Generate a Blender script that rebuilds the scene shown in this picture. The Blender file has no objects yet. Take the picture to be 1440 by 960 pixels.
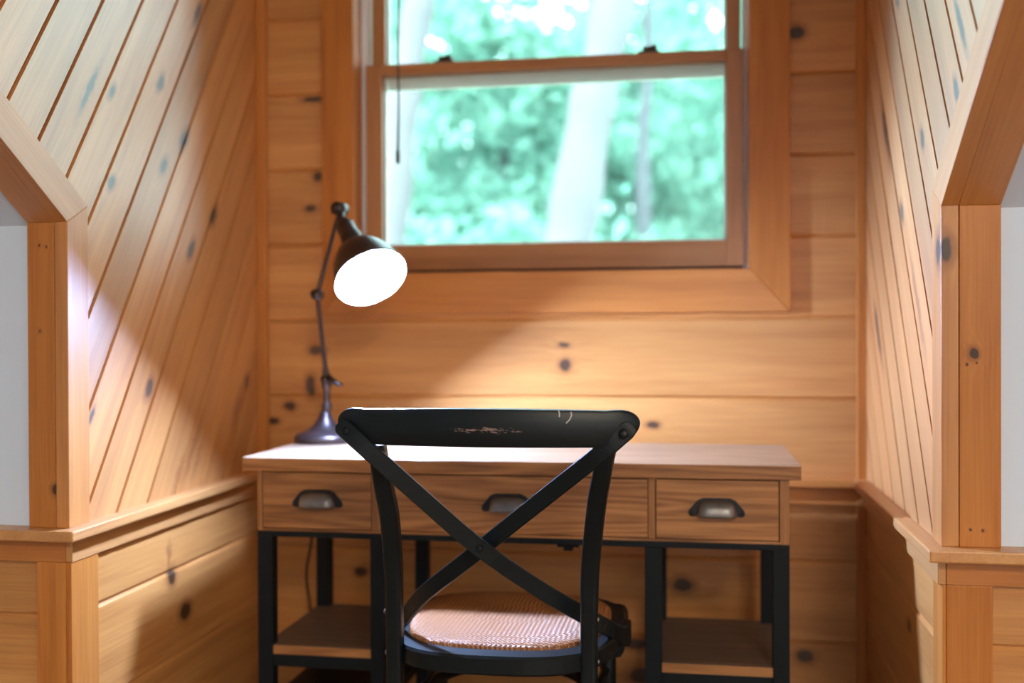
import bpy, bmesh, math, random
from mathutils import Vector, Matrix
random.seed(7)
S = bpy.context.scene
COL = S.collection
PI = math.pi

# ------------------------------------------------------------------ helpers
def tag(o, label=None, cat=None, group=None, kind=None):
    if label: o['label'] = label
    if cat: o['category'] = cat
    if group: o['group'] = group
    if kind: o['kind'] = kind
    return o

def empty(name, loc=(0, 0, 0), parent=None):
    o = bpy.data.objects.new(name, None)
    o.empty_display_size = .05
    COL.objects.link(o)
    o.location = loc
    if parent: o.parent = parent
    return o

class MB:
    """collects geometry; build() links it as one mesh object (world coordinates minus the origin given)"""
    def __init__(s):
        s.v = []; s.f = []; s.r = []; s.m = []; s.sm = []
    def add(s, vs, fs, rnd=None, mi=0, smooth=False):
        b = len(s.v)
        s.v += [tuple(p) for p in vs]
        if rnd is None: rnd = random.random()
        for f in fs:
            s.f.append([b + i for i in f]); s.r.append(rnd); s.m.append(mi); s.sm.append(smooth)
    def box(s, x0, x1, y0, y1, z0, z1, rnd=None, mi=0):
        vs = [(x, y, z) for x in (x0, x1) for y in (y0, y1) for z in (z0, z1)]
        s.add(vs, [(0, 1, 3, 2), (4, 6, 7, 5), (0, 4, 5, 1), (2, 3, 7, 6), (0, 2, 6, 4), (1, 5, 7, 3)], rnd, mi)
    def prism(s, poly, axis, a, b, rnd=None, mi=0):
        """poly: 2D points in the two remaining axes (in x,y,z order), extruded along axis from a to b"""
        n = len(poly)
        def P(p, t):
            q = list(p); q.insert(axis, t); return tuple(q)
        vs = [P(p, a) for p in poly] + [P(p, b) for p in poly]
        fs = [tuple(range(n)), tuple(range(2 * n - 1, n - 1, -1))]
        fs += [(i, (i + 1) % n, n + (i + 1) % n, n + i) for i in range(n)]
        s.add(vs, fs, rnd, mi)
    def tube(s, pts, rad, n=12, rnd=None, mi=0, closed=False, caps=True):
        pts = [Vector(p) for p in pts]; N = len(pts)
        if not isinstance(rad, (list, tuple)): rad = [rad] * N
        vs = []; up = None
        for i, p in enumerate(pts):
            if closed: t = pts[(i + 1) % N] - pts[i - 1]
            else: t = pts[min(i + 1, N - 1)] - pts[max(i - 1, 0)]
            t.normalize()
            if up is None:
                up = t.orthogonal().normalized()
            up = (up - t * up.dot(t)).normalized()
            w = t.cross(up)
            for k in range(n):
                a = 2 * PI * k / n
                vs.append(p + (up * math.cos(a) + w * math.sin(a)) * rad[i])
        fs = []
        for i in range(N if closed else N - 1):
            j = (i + 1) % N
            for k in range(n):
                k2 = (k + 1) % n
                fs.append((i * n + k, i * n + k2, j * n + k2, j * n + k))
        if caps and not closed:
            fs.append(tuple(range(n - 1, -1, -1))); fs.append(tuple(range((N - 1) * n, N * n)))
        s.add(vs, fs, rnd, mi, True)
    def sweep(s, pts, norms, w, t, rnd=None, mi=0):
        """flat strap: half-width direction = tangent x normal, thickness along the normal; w,t full sizes (or lists)"""
        pts = [Vector(p) for p in pts]; N = len(pts)
        if not isinstance(w, (list, tuple)): w = [w] * N
        if not isinstance(t, (list, tuple)): t = [t] * N
        vs = []
        for i, p in enumerate(pts):
            tg = (pts[min(i + 1, N - 1)] - pts[max(i - 1, 0)]).normalized()
            nn = Vector(norms[i] if isinstance(norms, list) else norms)
            nn = (nn - tg * nn.dot(tg)).normalized(); b = tg.cross(nn)
            hw, ht = w[i] / 2, t[i] / 2; c = min(hw, ht) * .3
            for (x, y) in ((-hw + c, -ht), (hw - c, -ht), (hw, -ht + c), (hw, ht - c), (hw - c, ht), (-hw + c, ht), (-hw, ht - c), (-hw, -ht + c)):
                vs.append(p + b * x + nn * y)
        n = 8; fs = []
        for i in range(N - 1):
            for k in range(n):
                k2 = (k + 1) % n
                fs.append((i * n + k, i * n + k2, (i + 1) * n + k2, (i + 1) * n + k))
        fs.append(tuple(range(n - 1, -1, -1))); fs.append(tuple(range((N - 1) * n, N * n)))
        s.add(vs, fs, rnd, mi, False)
    def lathe(s, prof, org, axis=(0, 0, 1), n=32, rnd=None, mi=0, cap0=True, cap1=True):
        """prof: list of (radius, distance along axis)"""
        org = Vector(org); ax = Vector(axis).normalized(); u = ax.orthogonal().normalized(); w = ax.cross(u)
        vs = []
        for r, h in prof:
            for k in range(n):
                a = 2 * PI * k / n
                vs.append(org + ax * h + (u * math.cos(a) + w * math.sin(a)) * r)
        fs = []
        for i in range(len(prof) - 1):
            for k in range(n):
                k2 = (k + 1) % n
                fs.append((i * n + k, i * n + k2, (i + 1) * n + k2, (i + 1) * n + k))
        if cap0: fs.append(tuple(range(n - 1, -1, -1)))
        if cap1: fs.append(tuple(range((len(prof) - 1) * n, len(prof) * n)))
        s.add(vs, fs, rnd, mi, True)
    def sphere(s, c, r, n=16, rnd=None, mi=0, sq=(1, 1, 1)):
        c = Vector(c); vs = []; fs = []; m = n // 2
        for i in range(m + 1):
            th = PI * i / m
            for k in range(n):
                a = 2 * PI * k / n
                vs.append((c.x + r * sq[0] * math.sin(th) * math.cos(a), c.y + r * sq[1] * math.sin(th) * math.sin(a), c.z + r * sq[2] * math.cos(th)))
        for i in range(m):
            for k in range(n):
                k2 = (k + 1) % n
                fs.append((i * n + k, (i + 1) * n + k, (i + 1) * n + k2, i * n + k2))
        s.add(vs, fs, rnd, mi, True)
    def build(s, name, mats, parent=None, origin=None, bevel=0, recalc=True, segs=2):
        me = bpy.data.meshes.new(name)
        o0 = Vector(origin) if origin is not None else (parent_origin(parent) if parent else Vector((0, 0, 0)))
        me.from_pydata([tuple(Vector(p) - o0) for p in s.v], [], s.f)
        if not isinstance(mats, (list, tuple)): mats = [mats]
        for m in mats: me.materials.append(m)
        me.polygons.foreach_set('material_index', s.m)
        me.polygons.foreach_set('use_smooth', s.sm)
        at = me.attributes.new('rnd', 'FLOAT', 'FACE')
        at.data.foreach_set('value', s.r)
        if recalc:
            bm = bmesh.new(); bm.from_mesh(me)
            bmesh.ops.remove_doubles(bm, verts=bm.verts, dist=1e-6)
            bmesh.ops.recalc_face_normals(bm, faces=bm.faces)
            bm.to_mesh(me); bm.free()
        me.update()
        o = bpy.data.objects.new(name, me); COL.objects.link(o)
        if parent: o.parent = parent
        elif origin is not None: o.location = o0
        if bevel:
            b = o.modifiers.new('edge', 'BEVEL'); b.width = bevel; b.segments = segs; b.limit_method = 'ANGLE'; b.angle_limit = math.radians(40)
        return o

def parent_origin(p):
    v = Vector((0, 0, 0))
    while p is not None:
        v += p.location; p = p.parent
    return v

def catmull(pts, k=6):
    P = [Vector(p) for p in pts]; P = [P[0] * 2 - P[1]] + P + [P[-1] * 2 - P[-2]]
    out = []
    for i in range(1, len(P) - 2):
        a, b, c, d = P[i - 1:i + 3]
        for j in range(k):
            t = j / k
            out.append(.5 * ((2 * b) + (c - a) * t + (2 * a - 5 * b + 4 * c - d) * t * t + (3 * b - a - 3 * c + d) * t ** 3))
    out.append(P[-2])
    return out

def clip(poly, n, o, keep_ge):
    out = []
    for i in range(len(poly)):
        a, b = poly[i], poly[(i + 1) % len(poly)]
        da = a[0] * n[0] + a[1] * n[1] - o; db = b[0] * n[0] + b[1] * n[1] - o
        if not keep_ge: da, db = -da, -db
        if da >= 0: out.append(a)
        if (da > 0 > db) or (da < 0 < db):
            t = da / (da - db); out.append((a[0] + (b[0] - a[0]) * t, a[1] + (b[1] - a[1]) * t))
    return out

def planks(mb, regions, n, o0, w, cham, dep, place, rseed=0, square=False):
    """boards over convex 2-D regions: board k lies between offsets o0+k*w and o0+(k+1)*w along n"""
    L = math.hypot(*n); n = (n[0] / L, n[1] / L)
    for reg in regions:
        os_ = [p[0] * n[0] + p[1] * n[1] for p in reg]
        for k in range(math.floor((min(os_) - o0) / w), math.ceil((max(os_) - o0) / w)):
            a, b = o0 + k * w, o0 + (k + 1) * w
            rnd = random.Random(k * 13 + rseed).random()
            e = .0012
            strips = ((a, a + cham, 1), (a + cham, b - cham, 0), (b - cham, b, 2))
            if square: strips = ((a, a + cham - e, 3), (a + cham - e, a + cham, 4), (a + cham, b - cham, 0), (b - cham, b - cham + e, 5), (b - cham + e, b, 3))
            for lo, hi, kind in strips:
                p = clip(clip(reg, n, lo, True), n, hi, False)
                if len(p) < 3: continue
                vs = []
                for q in p:
                    of = q[0] * n[0] + q[1] * n[1]
                    if kind >= 3: h = -dep if kind == 3 else (-dep * (a + cham - of) / e if kind == 4 else -dep * (of - b + cham) / e)
                    else: h = 0 if kind == 0 else (-dep * (1 - (of - a) / cham) if kind == 1 else -dep * (1 - (b - of) / cham))
                    vs.append(place(q[0], q[1], h))
                mb.add(vs, [tuple(range(len(vs)))], rnd)

# ------------------------------------------------------------------ materials
def newmat(name):
    m = bpy.data.materials.new(name); m.use_nodes = True
    nt = m.node_tree; nt.nodes.clear()
    out = nt.nodes.new('ShaderNodeOutputMaterial'); b = nt.nodes.new('ShaderNodeBsdfPrincipled')
    nt.links.new(b.outputs[0], out.inputs[0])
    return m, nt, b

def N(nt, t, **k):
    n = nt.nodes.new(t)
    for a, v in k.items(): setattr(n, a, v)
    return n

def mathn(nt, op, a, b=None, c=None, clampv=False):
    n = N(nt, 'ShaderNodeMath', operation=op, use_clamp=clampv)
    for i, x in enumerate((a, b, c)):
        if x is None: continue
        if isinstance(x, (int, float)): n.inputs[i].default_value = x
        else: nt.links.new(x, n.inputs[i])
    return n.outputs[0]

def mixc(nt, f, a, b, mode='MIX'):
    n = N(nt, 'ShaderNodeMix', data_type='RGBA', blend_type=mode)
    for i, x in ((0, f), (6, a), (7, b)):
        if isinstance(x, (int, float)): n.inputs[i].default_value = x
        elif isinstance(x, tuple): n.inputs[i].default_value = (*x[:3], 1)
        else: nt.links.new(x, n.inputs[i])
    return n.outputs[2]

def wood(name, axis, dark, mid, light, knots=(), rough=.33, spec=.5, grain=1.0, tint=.12, fine=26., knot_dark=(.055, .028, .016), halo=(.30, .105, .03), coat=0.0, rings=.0, mott=.36, stains=()):
    """axis: 'X','Y','Z' or an angle (degrees) of the grain in the YZ plane"""
    m, nt, b = newmat(name); L = nt.links.new
    tc = N(nt, 'ShaderNodeTexCoord')
    # rotated coordinates: x = along the grain
    def ang(p):
        if axis == 'X': return Vector(p)
        if axis == 'Y': return Vector((p[1], -p[0], p[2]))
        if axis == 'Z': return Vector((p[2], p[1], -p[0]))
        t = math.radians(axis); c, s_ = math.cos(t), math.sin(t)
        return Vector((p[1] * c + p[2] * s_, -p[0], -p[1] * s_ + p[2] * c))
    sep = N(nt, 'ShaderNodeSeparateXYZ'); L(tc.outputs['Object'], sep.inputs[0])
    com = N(nt, 'ShaderNodeCombineXYZ')
    for i in range(3):
        acc = None
        for j in range(3):
            e = [0, 0, 0]; e[j] = 1; cf = ang(e)[i]
            if abs(cf) < 1e-6: continue
            t = mathn(nt, 'MULTIPLY', sep.outputs[j], float(cf))
            acc = t if acc is None else mathn(nt, 'ADD', acc, t)
        L(acc, com.inputs[i])
    g = com.outputs[0]
    at = N(nt, 'ShaderNodeAttribute', attribute_name='rnd'); rnd = at.outputs['Fac']
    off = N(nt, 'ShaderNodeCombineXYZ')
    L(mathn(nt, 'MULTIPLY', rnd, 31.), off.inputs[0]); L(mathn(nt, 'MULTIPLY', rnd, 17.), off.inputs[1]); L(mathn(nt, 'MULTIPLY', rnd, 23.), off.inputs[2])
    # knots: distance to the nearest knot in its own radius
    dmin = None
    if knots:
        nz = N(nt, 'ShaderNodeTexNoise'); nz.inputs['Scale'].default_value = 38.; nz.inputs['Detail'].default_value = 2
        L(g, nz.inputs['Vector'])
        wob = N(nt, 'ShaderNodeVectorMath', operation='MULTIPLY_ADD'); L(nz.outputs['Color'], wob.inputs[0])
        wob.inputs[1].default_value = (.012, .012, .012); wob.inputs[2].default_value = (-.006, -.006, -.006)
        gw = N(nt, 'ShaderNodeVectorMath', operation='ADD'); L(g, gw.inputs[0]); L(wob.outputs[0], gw.inputs[1])
        for (x, y, z, ra, rb) in knots:
            c = ang((x, y, z)); sc = Vector((1 / ra, 1 / rb, 1 / rb))
            md = N(nt, 'ShaderNodeVectorMath', operation='MULTIPLY_ADD'); L(gw.outputs[0], md.inputs[0])
            md.inputs[1].default_value = sc; md.inputs[2].default_value = (-c.x * sc.x, -c.y * sc.y, -c.z * sc.z)
            ln = N(nt, 'ShaderNodeVectorMath', operation='LENGTH'); L(md.outputs[0], ln.inputs[0])
            d = ln.outputs['Value']
            dmin = d if dmin is None else mathn(nt, 'MINIMUM', dmin, d)
    smin = None
    if stains:
        nz = N(nt, 'ShaderNodeTexNoise'); nz.inputs['Scale'].default_value = 30.; nz.inputs['Detail'].default_value = 3; L(g, nz.inputs['Vector'])
        wob = N(nt, 'ShaderNodeVectorMath', operation='MULTIPLY_ADD'); L(nz.outputs['Color'], wob.inputs[0])
        wob.inputs[1].default_value = (.05, .03, .03); wob.inputs[2].default_value = (-.025, -.015, -.015)
        gw = N(nt, 'ShaderNodeVectorMath', operation='ADD'); L(g, gw.inputs[0]); L(wob.outputs[0], gw.inputs[1])
        for (x, y, z, ra, rb) in stains:
            c = ang((x, y, z)); sc = Vector((1 / ra, 1 / rb, 1 / rb))
            md = N(nt, 'ShaderNodeVectorMath', operation='MULTIPLY_ADD'); L(gw.outputs[0], md.inputs[0])
            md.inputs[1].default_value = sc; md.inputs[2].default_value = (-c.x * sc.x, -c.y * sc.y, -c.z * sc.z)
            ln = N(nt, 'ShaderNodeVectorMath', operation='LENGTH'); L(md.outputs[0], ln.inputs[0])
            smin = ln.outputs['Value'] if smin is None else mathn(nt, 'MINIMUM', smin, ln.outputs['Value'])
    # grain
    vec = N(nt, 'ShaderNodeVectorMath', operation='ADD'); L(g, vec.inputs[0]); L(off.outputs[0], vec.inputs[1])
    src = vec.outputs[0]
    if dmin is not None:   # the grain bends round a knot
        bend = mathn(nt, 'MULTIPLY', mathn(nt, 'POWER', 2.718, mathn(nt, 'MULTIPLY', dmin, -.8)), .03)
        bv = N(nt, 'ShaderNodeCombineXYZ'); L(bend, bv.inputs[1]); L(bend, bv.inputs[2])
        v2 = N(nt, 'ShaderNodeVectorMath', operation='ADD'); L(src, v2.inputs[0]); L(bv.outputs[0], v2.inputs[1]); src = v2.outputs[0]
    mp = N(nt, 'ShaderNodeMapping'); mp.inputs['Scale'].default_value = (.9 * grain, 14 * grain, 14 * grain); L(src, mp.inputs[0])
    n1 = N(nt, 'ShaderNodeTexNoise'); n1.inputs['Scale'].default_value = 1.6; n1.inputs['Detail'].default_value = 4; n1.inputs['Distortion'].default_value = .6
    L(mp.outputs[0], n1.inputs['Vector'])
    mp2 = N(nt, 'ShaderNodeMapping'); mp2.inputs['Scale'].default_value = (2.2 * grain, 90 * grain, 90 * grain); L(src, mp2.inputs[0])
    n2 = N(nt, 'ShaderNodeTexNoise'); n2.inputs['Scale'].default_value = fine / 10; n2.inputs['Detail'].default_value = 3
    L(mp2.outputs[0], n2.inputs['Vector'])
    f = mathn(nt, 'ADD', mathn(nt, 'MULTIPLY', n1.outputs['Fac'], .62), mathn(nt, 'MULTIPLY', n2.outputs['Fac'], .38))
    if rings:              # cathedral figure
        mp3 = N(nt, 'ShaderNodeMapping'); mp3.inputs['Scale'].default_value = (.45, 5.5, 5.5); L(src, mp3.inputs[0])
        n3 = N(nt, 'ShaderNodeTexNoise'); n3.inputs['Scale'].default_value = 2.3; n3.inputs['Detail'].default_value = 1.5
        L(mp3.outputs[0], n3.inputs['Vector'])
        rg = mathn(nt, 'SINE', mathn(nt, 'MULTIPLY', n3.outputs['Fac'], 75.))
        f = mathn(nt, 'ADD', f, mathn(nt, 'MULTIPLY', rg, rings))
    rp = N(nt, 'ShaderNodeValToRGB'); e = rp.color_ramp.elements
    e[0].position = .30; e[0].color = (*dark, 1); e[1].position = .68; e[1].color = (*light, 1)
    k = e.new(.48); k.color = (*mid, 1)
    L(f, rp.inputs[0]); col = rp.outputs[0]
    # board-to-board and broad mottling
    n4 = N(nt, 'ShaderNodeTexNoise'); n4.inputs['Scale'].default_value = 3.; n4.inputs['Detail'].default_value = 1
    mp4 = N(nt, 'ShaderNodeMapping'); mp4.inputs['Scale'].default_value = (.5, 2.2, 2.2); L(src, mp4.inputs[0]); L(mp4.outputs[0], n4.inputs['Vector'])
    val = mathn(nt, 'ADD', mathn(nt, 'MULTIPLY', mathn(nt, 'SUBTRACT', rnd, .5), 2 * tint), mathn(nt, 'ADD', mathn(nt, 'MULTIPLY', mathn(nt, 'SUBTRACT', n4.outputs['Fac'], .5), mott), 1.))
    hs = N(nt, 'ShaderNodeHueSaturation'); L(val, hs.inputs['Value']); L(col, hs.inputs['Color']); col = hs.outputs[0]
    if smin is not None:
        h = N(nt, 'ShaderNodeMapRange', interpolation_type='SMOOTHSTEP'); L(smin, h.inputs[0]); h.inputs[1].default_value = 1.5; h.inputs[2].default_value = .3; h.inputs[3].default_value = 0; h.inputs[4].default_value = .7
        col = mixc(nt, h.outputs[0], col, (.27, .085, .025))
    if dmin is not None:
        h = N(nt, 'ShaderNodeMapRange', interpolation_type='SMOOTHSTEP'); L(dmin, h.inputs[0]); h.inputs[1].default_value = 2.1; h.inputs[2].default_value = .9; h.inputs[3].default_value = 0; h.inputs[4].default_value = .75
        col = mixc(nt, h.outputs[0], col, halo)
        h2 = N(nt, 'ShaderNodeMapRange', interpolation_type='SMOOTHSTEP'); L(dmin, h2.inputs[0]); h2.inputs[1].default_value = 1.12; h2.inputs[2].default_value = .72; h2.inputs[3].default_value = 0; h2.inputs[4].default_value = .95
        col = mixc(nt, h2.outputs[0], col, knot_dark)
    L(col, b.inputs['Base Color'])
    b.inputs['Roughness'].default_value = rough
    b.inputs['Specular IOR Level'].default_value = spec
    b.inputs['Coat Weight'].default_value = coat; b.inputs['Coat Roughness'].default_value = .48
    bp = N(nt, 'ShaderNodeBump'); bp.inputs['Strength'].default_value = .12; bp.inputs['Distance'].default_value = .002
    L(n2.outputs['Fac'], bp.inputs['Height']); L(bp.outputs[0], b.inputs['Normal'])
    return m

def plain(name, col, rough=.5, metal=0, spec=.5, noise=0, nscale=20., bump=0, emit=None, estr=0, coat=0):
    m, nt, b = newmat(name)
    b.inputs['Base Color'].default_value = (*col, 1); b.inputs['Roughness'].default_value = rough
    b.inputs['Metallic'].default_value = metal; b.inputs['Specular IOR Level'].default_value = spec
    b.inputs['Coat Weight'].default_value = coat
    if noise or bump:
        tc = N(nt, 'ShaderNodeTexCoord'); n = N(nt, 'ShaderNodeTexNoise'); n.inputs['Scale'].default_value = nscale; n.inputs['Detail'].default_value = 4
        nt.links.new(tc.outputs['Object'], n.inputs['Vector'])
        if noise:
            v = mathn(nt, 'ADD', mathn(nt, 'MULTIPLY', mathn(nt, 'SUBTRACT', n.outputs['Fac'], .5), 2 * noise), 1.)
            hs = N(nt, 'ShaderNodeHueSaturation'); hs.inputs['Color'].default_value = (*col, 1); nt.links.new(v, hs.inputs['Value'])
            nt.links.new(hs.outputs[0], b.inputs['Base Color'])
        if bump:
            bp = N(nt, 'ShaderNodeBump'); bp.inputs['Strength'].default_value = bump; bp.inputs['Distance'].default_value = .003
            nt.links.new(n.outputs['Fac'], bp.inputs['Height']); nt.links.new(bp.outputs[0], b.inputs['Normal'])
    if emit:
        b.inputs['Emission Color'].default_value = (*emit, 1); b.inputs['Emission Strength'].default_value = estr
    return m

# ---- numbers of the place (metres; camera above the origin, looking along +Y)
XL, XR, YB = -1.1925, .426, 2.85          # alcove side walls and back wall
YFL, YFR = 1.924, 1.984                   # front corners of the side walls
ZK = 1.255                                # knee-wall height where the roof slope starts
SL = 1.60                                 # run of the roof slope per metre of rise
ZC = 2.50                                 # alcove ceiling
CAP = .67

PD, PM, PL = (.44, .165, .042), (.57, .243, .066), (.68, .325, .100)      # varnished pine
KL = [(-1.192, 2.404, 1.505, .032, .013), (-1.192, 2.302, 1.427, .022, .011), (-1.192, 2.563, 1.338, .026, .012), (-1.192, 2.437, 1.248, .026, .012),
      (-1.192, 2.078, 1.357, .018, .010), (-1.192, 2.230, .924, .024, .012), (-1.192, 2.291, 1.614, .022, .010), (-1.192, 2.479, 1.823, .030, .010),
      (-1.192, 2.759, .913, .020, .014), (-1.192, 1.997, 1.534, .060, .008), (-1.192, 2.083, 1.549, .018, .008), (-1.192, 1.995, .879, .020, .006)]
KR = [(.426, 2.151, 1.407, .024, .013), (.426, 1.880, 1.438, .028, .012), (.426, 1.855, 1.542, .065, .009), (.426, 2.552, 1.491, .080, .012),
      (.426, 2.358, 1.291, .024, .013), (.426, 2.403, 1.745, .020, .010)]
KRo = [(.426, 2.672, 1.063, .05, .014), (.426, 2.64, 1.02, .04, .012)]
KB = [(.257, 2.85, 1.808, .020, .017), (-1.028, 2.85, .998, .022, .012), (-1.045, 2.85, .898, .014, .028), (-1.107, 2.85, .843, .018, .012),
      (-1.157, 2.85, .801, .020, .010), (-1.021, 2.85, 1.476, .014, .012), (-1.042, 2.85, 1.388, .016, .010), (-.108, 2.85, .801, .016, .010),
      (-.032, 2.85, .385, .026, .017), (.277, 2.85, .211, .022, .016), (-.905, 2.85, .391, .018, .012), (-.155, 2.85, .225, .03, .014),
      (-.138, 2.85, .142, .035, .02), (-1.034, 2.85, 1.687, .03, .008), (-.342, 2.85, 1.010, .016, .008), (-.340, 2.85, .957, .016, .016)]
M = {}
STN = [(-1.192, 2.43, .760, .085, .012), (-1.192, 2.36, .710, .060, .012), (-1.192, 2.46, .735, .06, .010), (-1.192, 2.70, .85, .06, .02), (.426, 2.20, 1.10, .14, .012), (.426, 2.45, 1.20, .2, .010), (.426, 2.62, 1.0, .10, .012)]
M['pine_left'] = wood('pine_boards_left', 55.3, PD, PM, PL, KL, coat=1., rough=.45, tint=.17, stains=STN)
M['pine_right'] = wood('pine_boards_right', 53.5, PD, PM, PL, KR + KRo, coat=1., rough=.45, tint=.17, stains=STN)
M['pine_back'] = wood('pine_boards_back', 'X', PD, PM, PL, KB, coat=.15, tint=.08)
M['pine_low'] = wood('pine_wainscot', 'Y', PD, PM, PL, [(-1.192, 2.327, .484, .018, .020), (-1.192, 2.393, .387, .026, .020), (.426, 2.01, .43, .012, .028), (.426, 2.28, .45, .02, .012)], coat=.15, tint=.08, stains=[(-1.192, 2.318, .535, .012, .035)])
TD, TM, TL = (.40, .122, .024), (.53, .185, .036), (.63, .245, .055)  # same pine as the boards, dimmer light on front casings darkened into the colour
NH = [(-1.213, 1.905, .742, .012, .010), (-1.198, 1.905, .975, .007, .006), (.428, 1.962, 1.184, .028, .012), (.473, 1.965, 1.004, .010, .009)]
NH += [(x, 1.965, z, .0022, .0022) for x, z in ((.457, 1.262), (.494, 1.265), (.468, .70), (.49, .70), (.462, .985), (.478, .987))]
NH += [(x, 1.905, z, .0022, .0022) for x, z in ((-1.247, 1.215), (-1.23, 1.21), (-1.245, 1.05), (-1.19, .70))]
M['casing_z'] = wood('casing_upright', 'Z', TD, TM, TL, NH, tint=.07, spec=.3, rough=.38)
M['casing_x'] = wood('casing_level', 'X', TD, TM, TL, [(-.158, 2.83, 1.164, .014, .011), (-.373, 2.83, 1.174, .012, .009), (.475, 1.95, .613, .002, .002), (.485, 1.95, .585, .002, .002)], tint=.07, coat=.1)
M['casing_y'] = wood('casing_depth', 'Y', (.46, .185, .052), (.58, .26, .078), (.68, .335, .11), [], tint=.05, coat=.5, rough=.4)  # lit copy of the casing pine, light on caps and side aprons in the colour
M['casing_slope'] = wood('casing_slope', -32., TD, TM, TL, [], tint=.07, spec=.3, rough=.38)
M['mouth_z'] = wood('alcove_casing_upright', 'Z', (.43, .155, .038), (.555, .222, .055), (.655, .29, .08), [(.428, 1.99, 1.184, .03, .018), (.428, 1.962, 1.184, .024, .012)], tint=.05, coat=.3, rough=.45)  # lit copy of the casing pine, brightness of the side faces put into the colour
M['mouth_slope'] = wood('alcove_casing_slope', -32., (.43, .155, .038), (.555, .222, .055), (.655, .29, .08), [], tint=.05, coat=.6, rough=.45)  # same lit tones as the uprights, light put into the colour
M['sash'] = wood('window_sash_wood', 'X', (.34, .13, .04), (.44, .18, .057), (.52, .235, .08), [], tint=.05, coat=.1)
M['sash_z'] = wood('window_stile_wood', 'Z', (.34, .13, .04), (.44, .18, .057), (.52, .235, .08), [], tint=.05, coat=.1)
OD, OM, OL = (.165, .063, .018), (.31, .128, .038), (.43, .195, .062)
M['oak'] = wood('desk_oak', 'X', OD, OM, OL, [], rough=.42, grain=1.5, tint=.08, rings=.10, mott=.25)
M['oak_z'] = wood('desk_oak_upright', 'Z', OD, OM, OL, [], rough=.42, grain=1.5, tint=.06, mott=.25)
M['oak_top_lit'] = wood('desk_oak_top_lit', 'X', (.20, .12, .07), (.30, .19, .115), (.38, .25, .155), [], rough=.26, coat=.5, grain=1.5, tint=.06, rings=.05, mott=.2)  # paler copy of the desk oak, lamp light on the top put into the colour
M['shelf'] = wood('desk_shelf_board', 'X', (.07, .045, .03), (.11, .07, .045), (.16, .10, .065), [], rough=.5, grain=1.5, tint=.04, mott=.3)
M['iron'] = plain('black_iron', (.003, .0065, .009), .5, .0, .22, noise=.25, nscale=40)
M['pewter'] = plain('aged_pewter', (.20, .185, .175), .38, .85, .5, noise=.35, nscale=60)
M['pewter_dark'] = plain('dark_pewter', (.03, .032, .034), .45, .8)
M['plaster'] = plain('white_plaster', (.70, .79, .90), .8, 0, .3, bump=.05, nscale=180)
M['floor'] = wood('floor_boards', 'Y', (.16, .08, .035), (.24, .125, .055), (.31, .17, .08), [], rough=.4, tint=.1)
M['bronze'] = plain('lamp_bronze', (.075, .055, .055), .34, .75, .5, noise=.2, nscale=50)
M['shade_in'] = plain('white_enamel', (.85, .85, .83), .5)
M['bulb'] = plain('lit_bulb', (1, 1, 1), .4, emit=(.66, .97, 1.72), estr=2600)
M['cordblack'] = plain('black_cord', (.01, .01, .01), .5)
M['vinyl'] = plain('white_vinyl', (.88, .86, .88), .45)
M['lockmetal'] = plain('bronze_lock', (.10, .085, .07), .4, .7)
M['wand'] = plain('dark_wand', (.045, .035, .025), .5)

def black_paint():
    m, nt, b = newmat('worn_black_paint'); L = nt.links.new
    tc = N(nt, 'ShaderNodeTexCoord')
    mp = N(nt, 'ShaderNodeMapping'); mp.inputs['Scale'].default_value = (3, 60, 60); L(tc.outputs['Object'], mp.inputs[0])
    n = N(nt, 'ShaderNodeTexNoise'); n.inputs['Scale'].default_value = 2.; n.inputs['Detail'].default_value = 4; L(mp.outputs[0], n.inputs['Vector'])
    rp = N(nt, 'ShaderNodeValToRGB'); rp.color_ramp.elements[0].color = (.002, .0045, .0055, 1); rp.color_ramp.elements[1].color = (.006, .011, .0125, 1)
    L(n.outputs['Fac'], rp.inputs[0]); col = rp.outputs[0]
    # bare patch rubbed through the paint in the middle of the top rail
    md = N(nt, 'ShaderNodeVectorMath', operation='MULTIPLY_ADD'); L(tc.outputs['Object'], md.inputs[0])
    c = Vector((-.354 + .375, 1.855 - 2.18, .873)); sc = Vector((1 / .075, 1 / .06, 1 / .0075)); md.inputs[1].default_value = sc; md.inputs[2].default_value = (-c.x * sc.x, -c.y * sc.y, -c.z * sc.z)
    ln = N(nt, 'ShaderNodeVectorMath', operation='LENGTH'); L(md.outputs[0], ln.inputs[0])
    mp2 = N(nt, 'ShaderNodeMapping'); mp2.inputs['Scale'].default_value = (90, 90, 330); L(tc.outputs['Object'], mp2.inputs[0])
    n2 = N(nt, 'ShaderNodeTexNoise'); n2.inputs['Scale'].default_value = 1.; n2.inputs['Detail'].default_value = 5; n2.inputs['Roughness'].default_value = .7; L(mp2.outputs[0], n2.inputs['Vector'])
    e = mathn(nt, 'SUBTRACT', n2.outputs['Fac'], mathn(nt, 'MULTIPLY', ln.outputs['Value'], .16))
    msk = N(nt, 'ShaderNodeMapRange'); L(e, msk.inputs[0]); msk.inputs[1].default_value = .44; msk.inputs[2].default_value = .50
    inside = N(nt, 'ShaderNodeMapRange'); L(ln.outputs['Value'], inside.inputs[0]); inside.inputs[1].default_value = 1.0; inside.inputs[2].default_value = .75
    col = mixc(nt, mathn(nt, 'MULTIPLY', msk.outputs[0], inside.outputs[0]), col, (.30, .20, .17))
    L(col, b.inputs['Base Color']); b.inputs['Roughness'].default_value = .38; b.inputs['Specular IOR Level'].default_value = .30
    bp = N(nt, 'ShaderNodeBump'); bp.inputs['Strength'].default_value = .15; bp.inputs['Distance'].default_value = .001
    L(n.outputs['Fac'], bp.inputs['Height']); L(bp.outputs[0], b.inputs['Normal'])
    return m
M['paint'] = black_paint()
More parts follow.
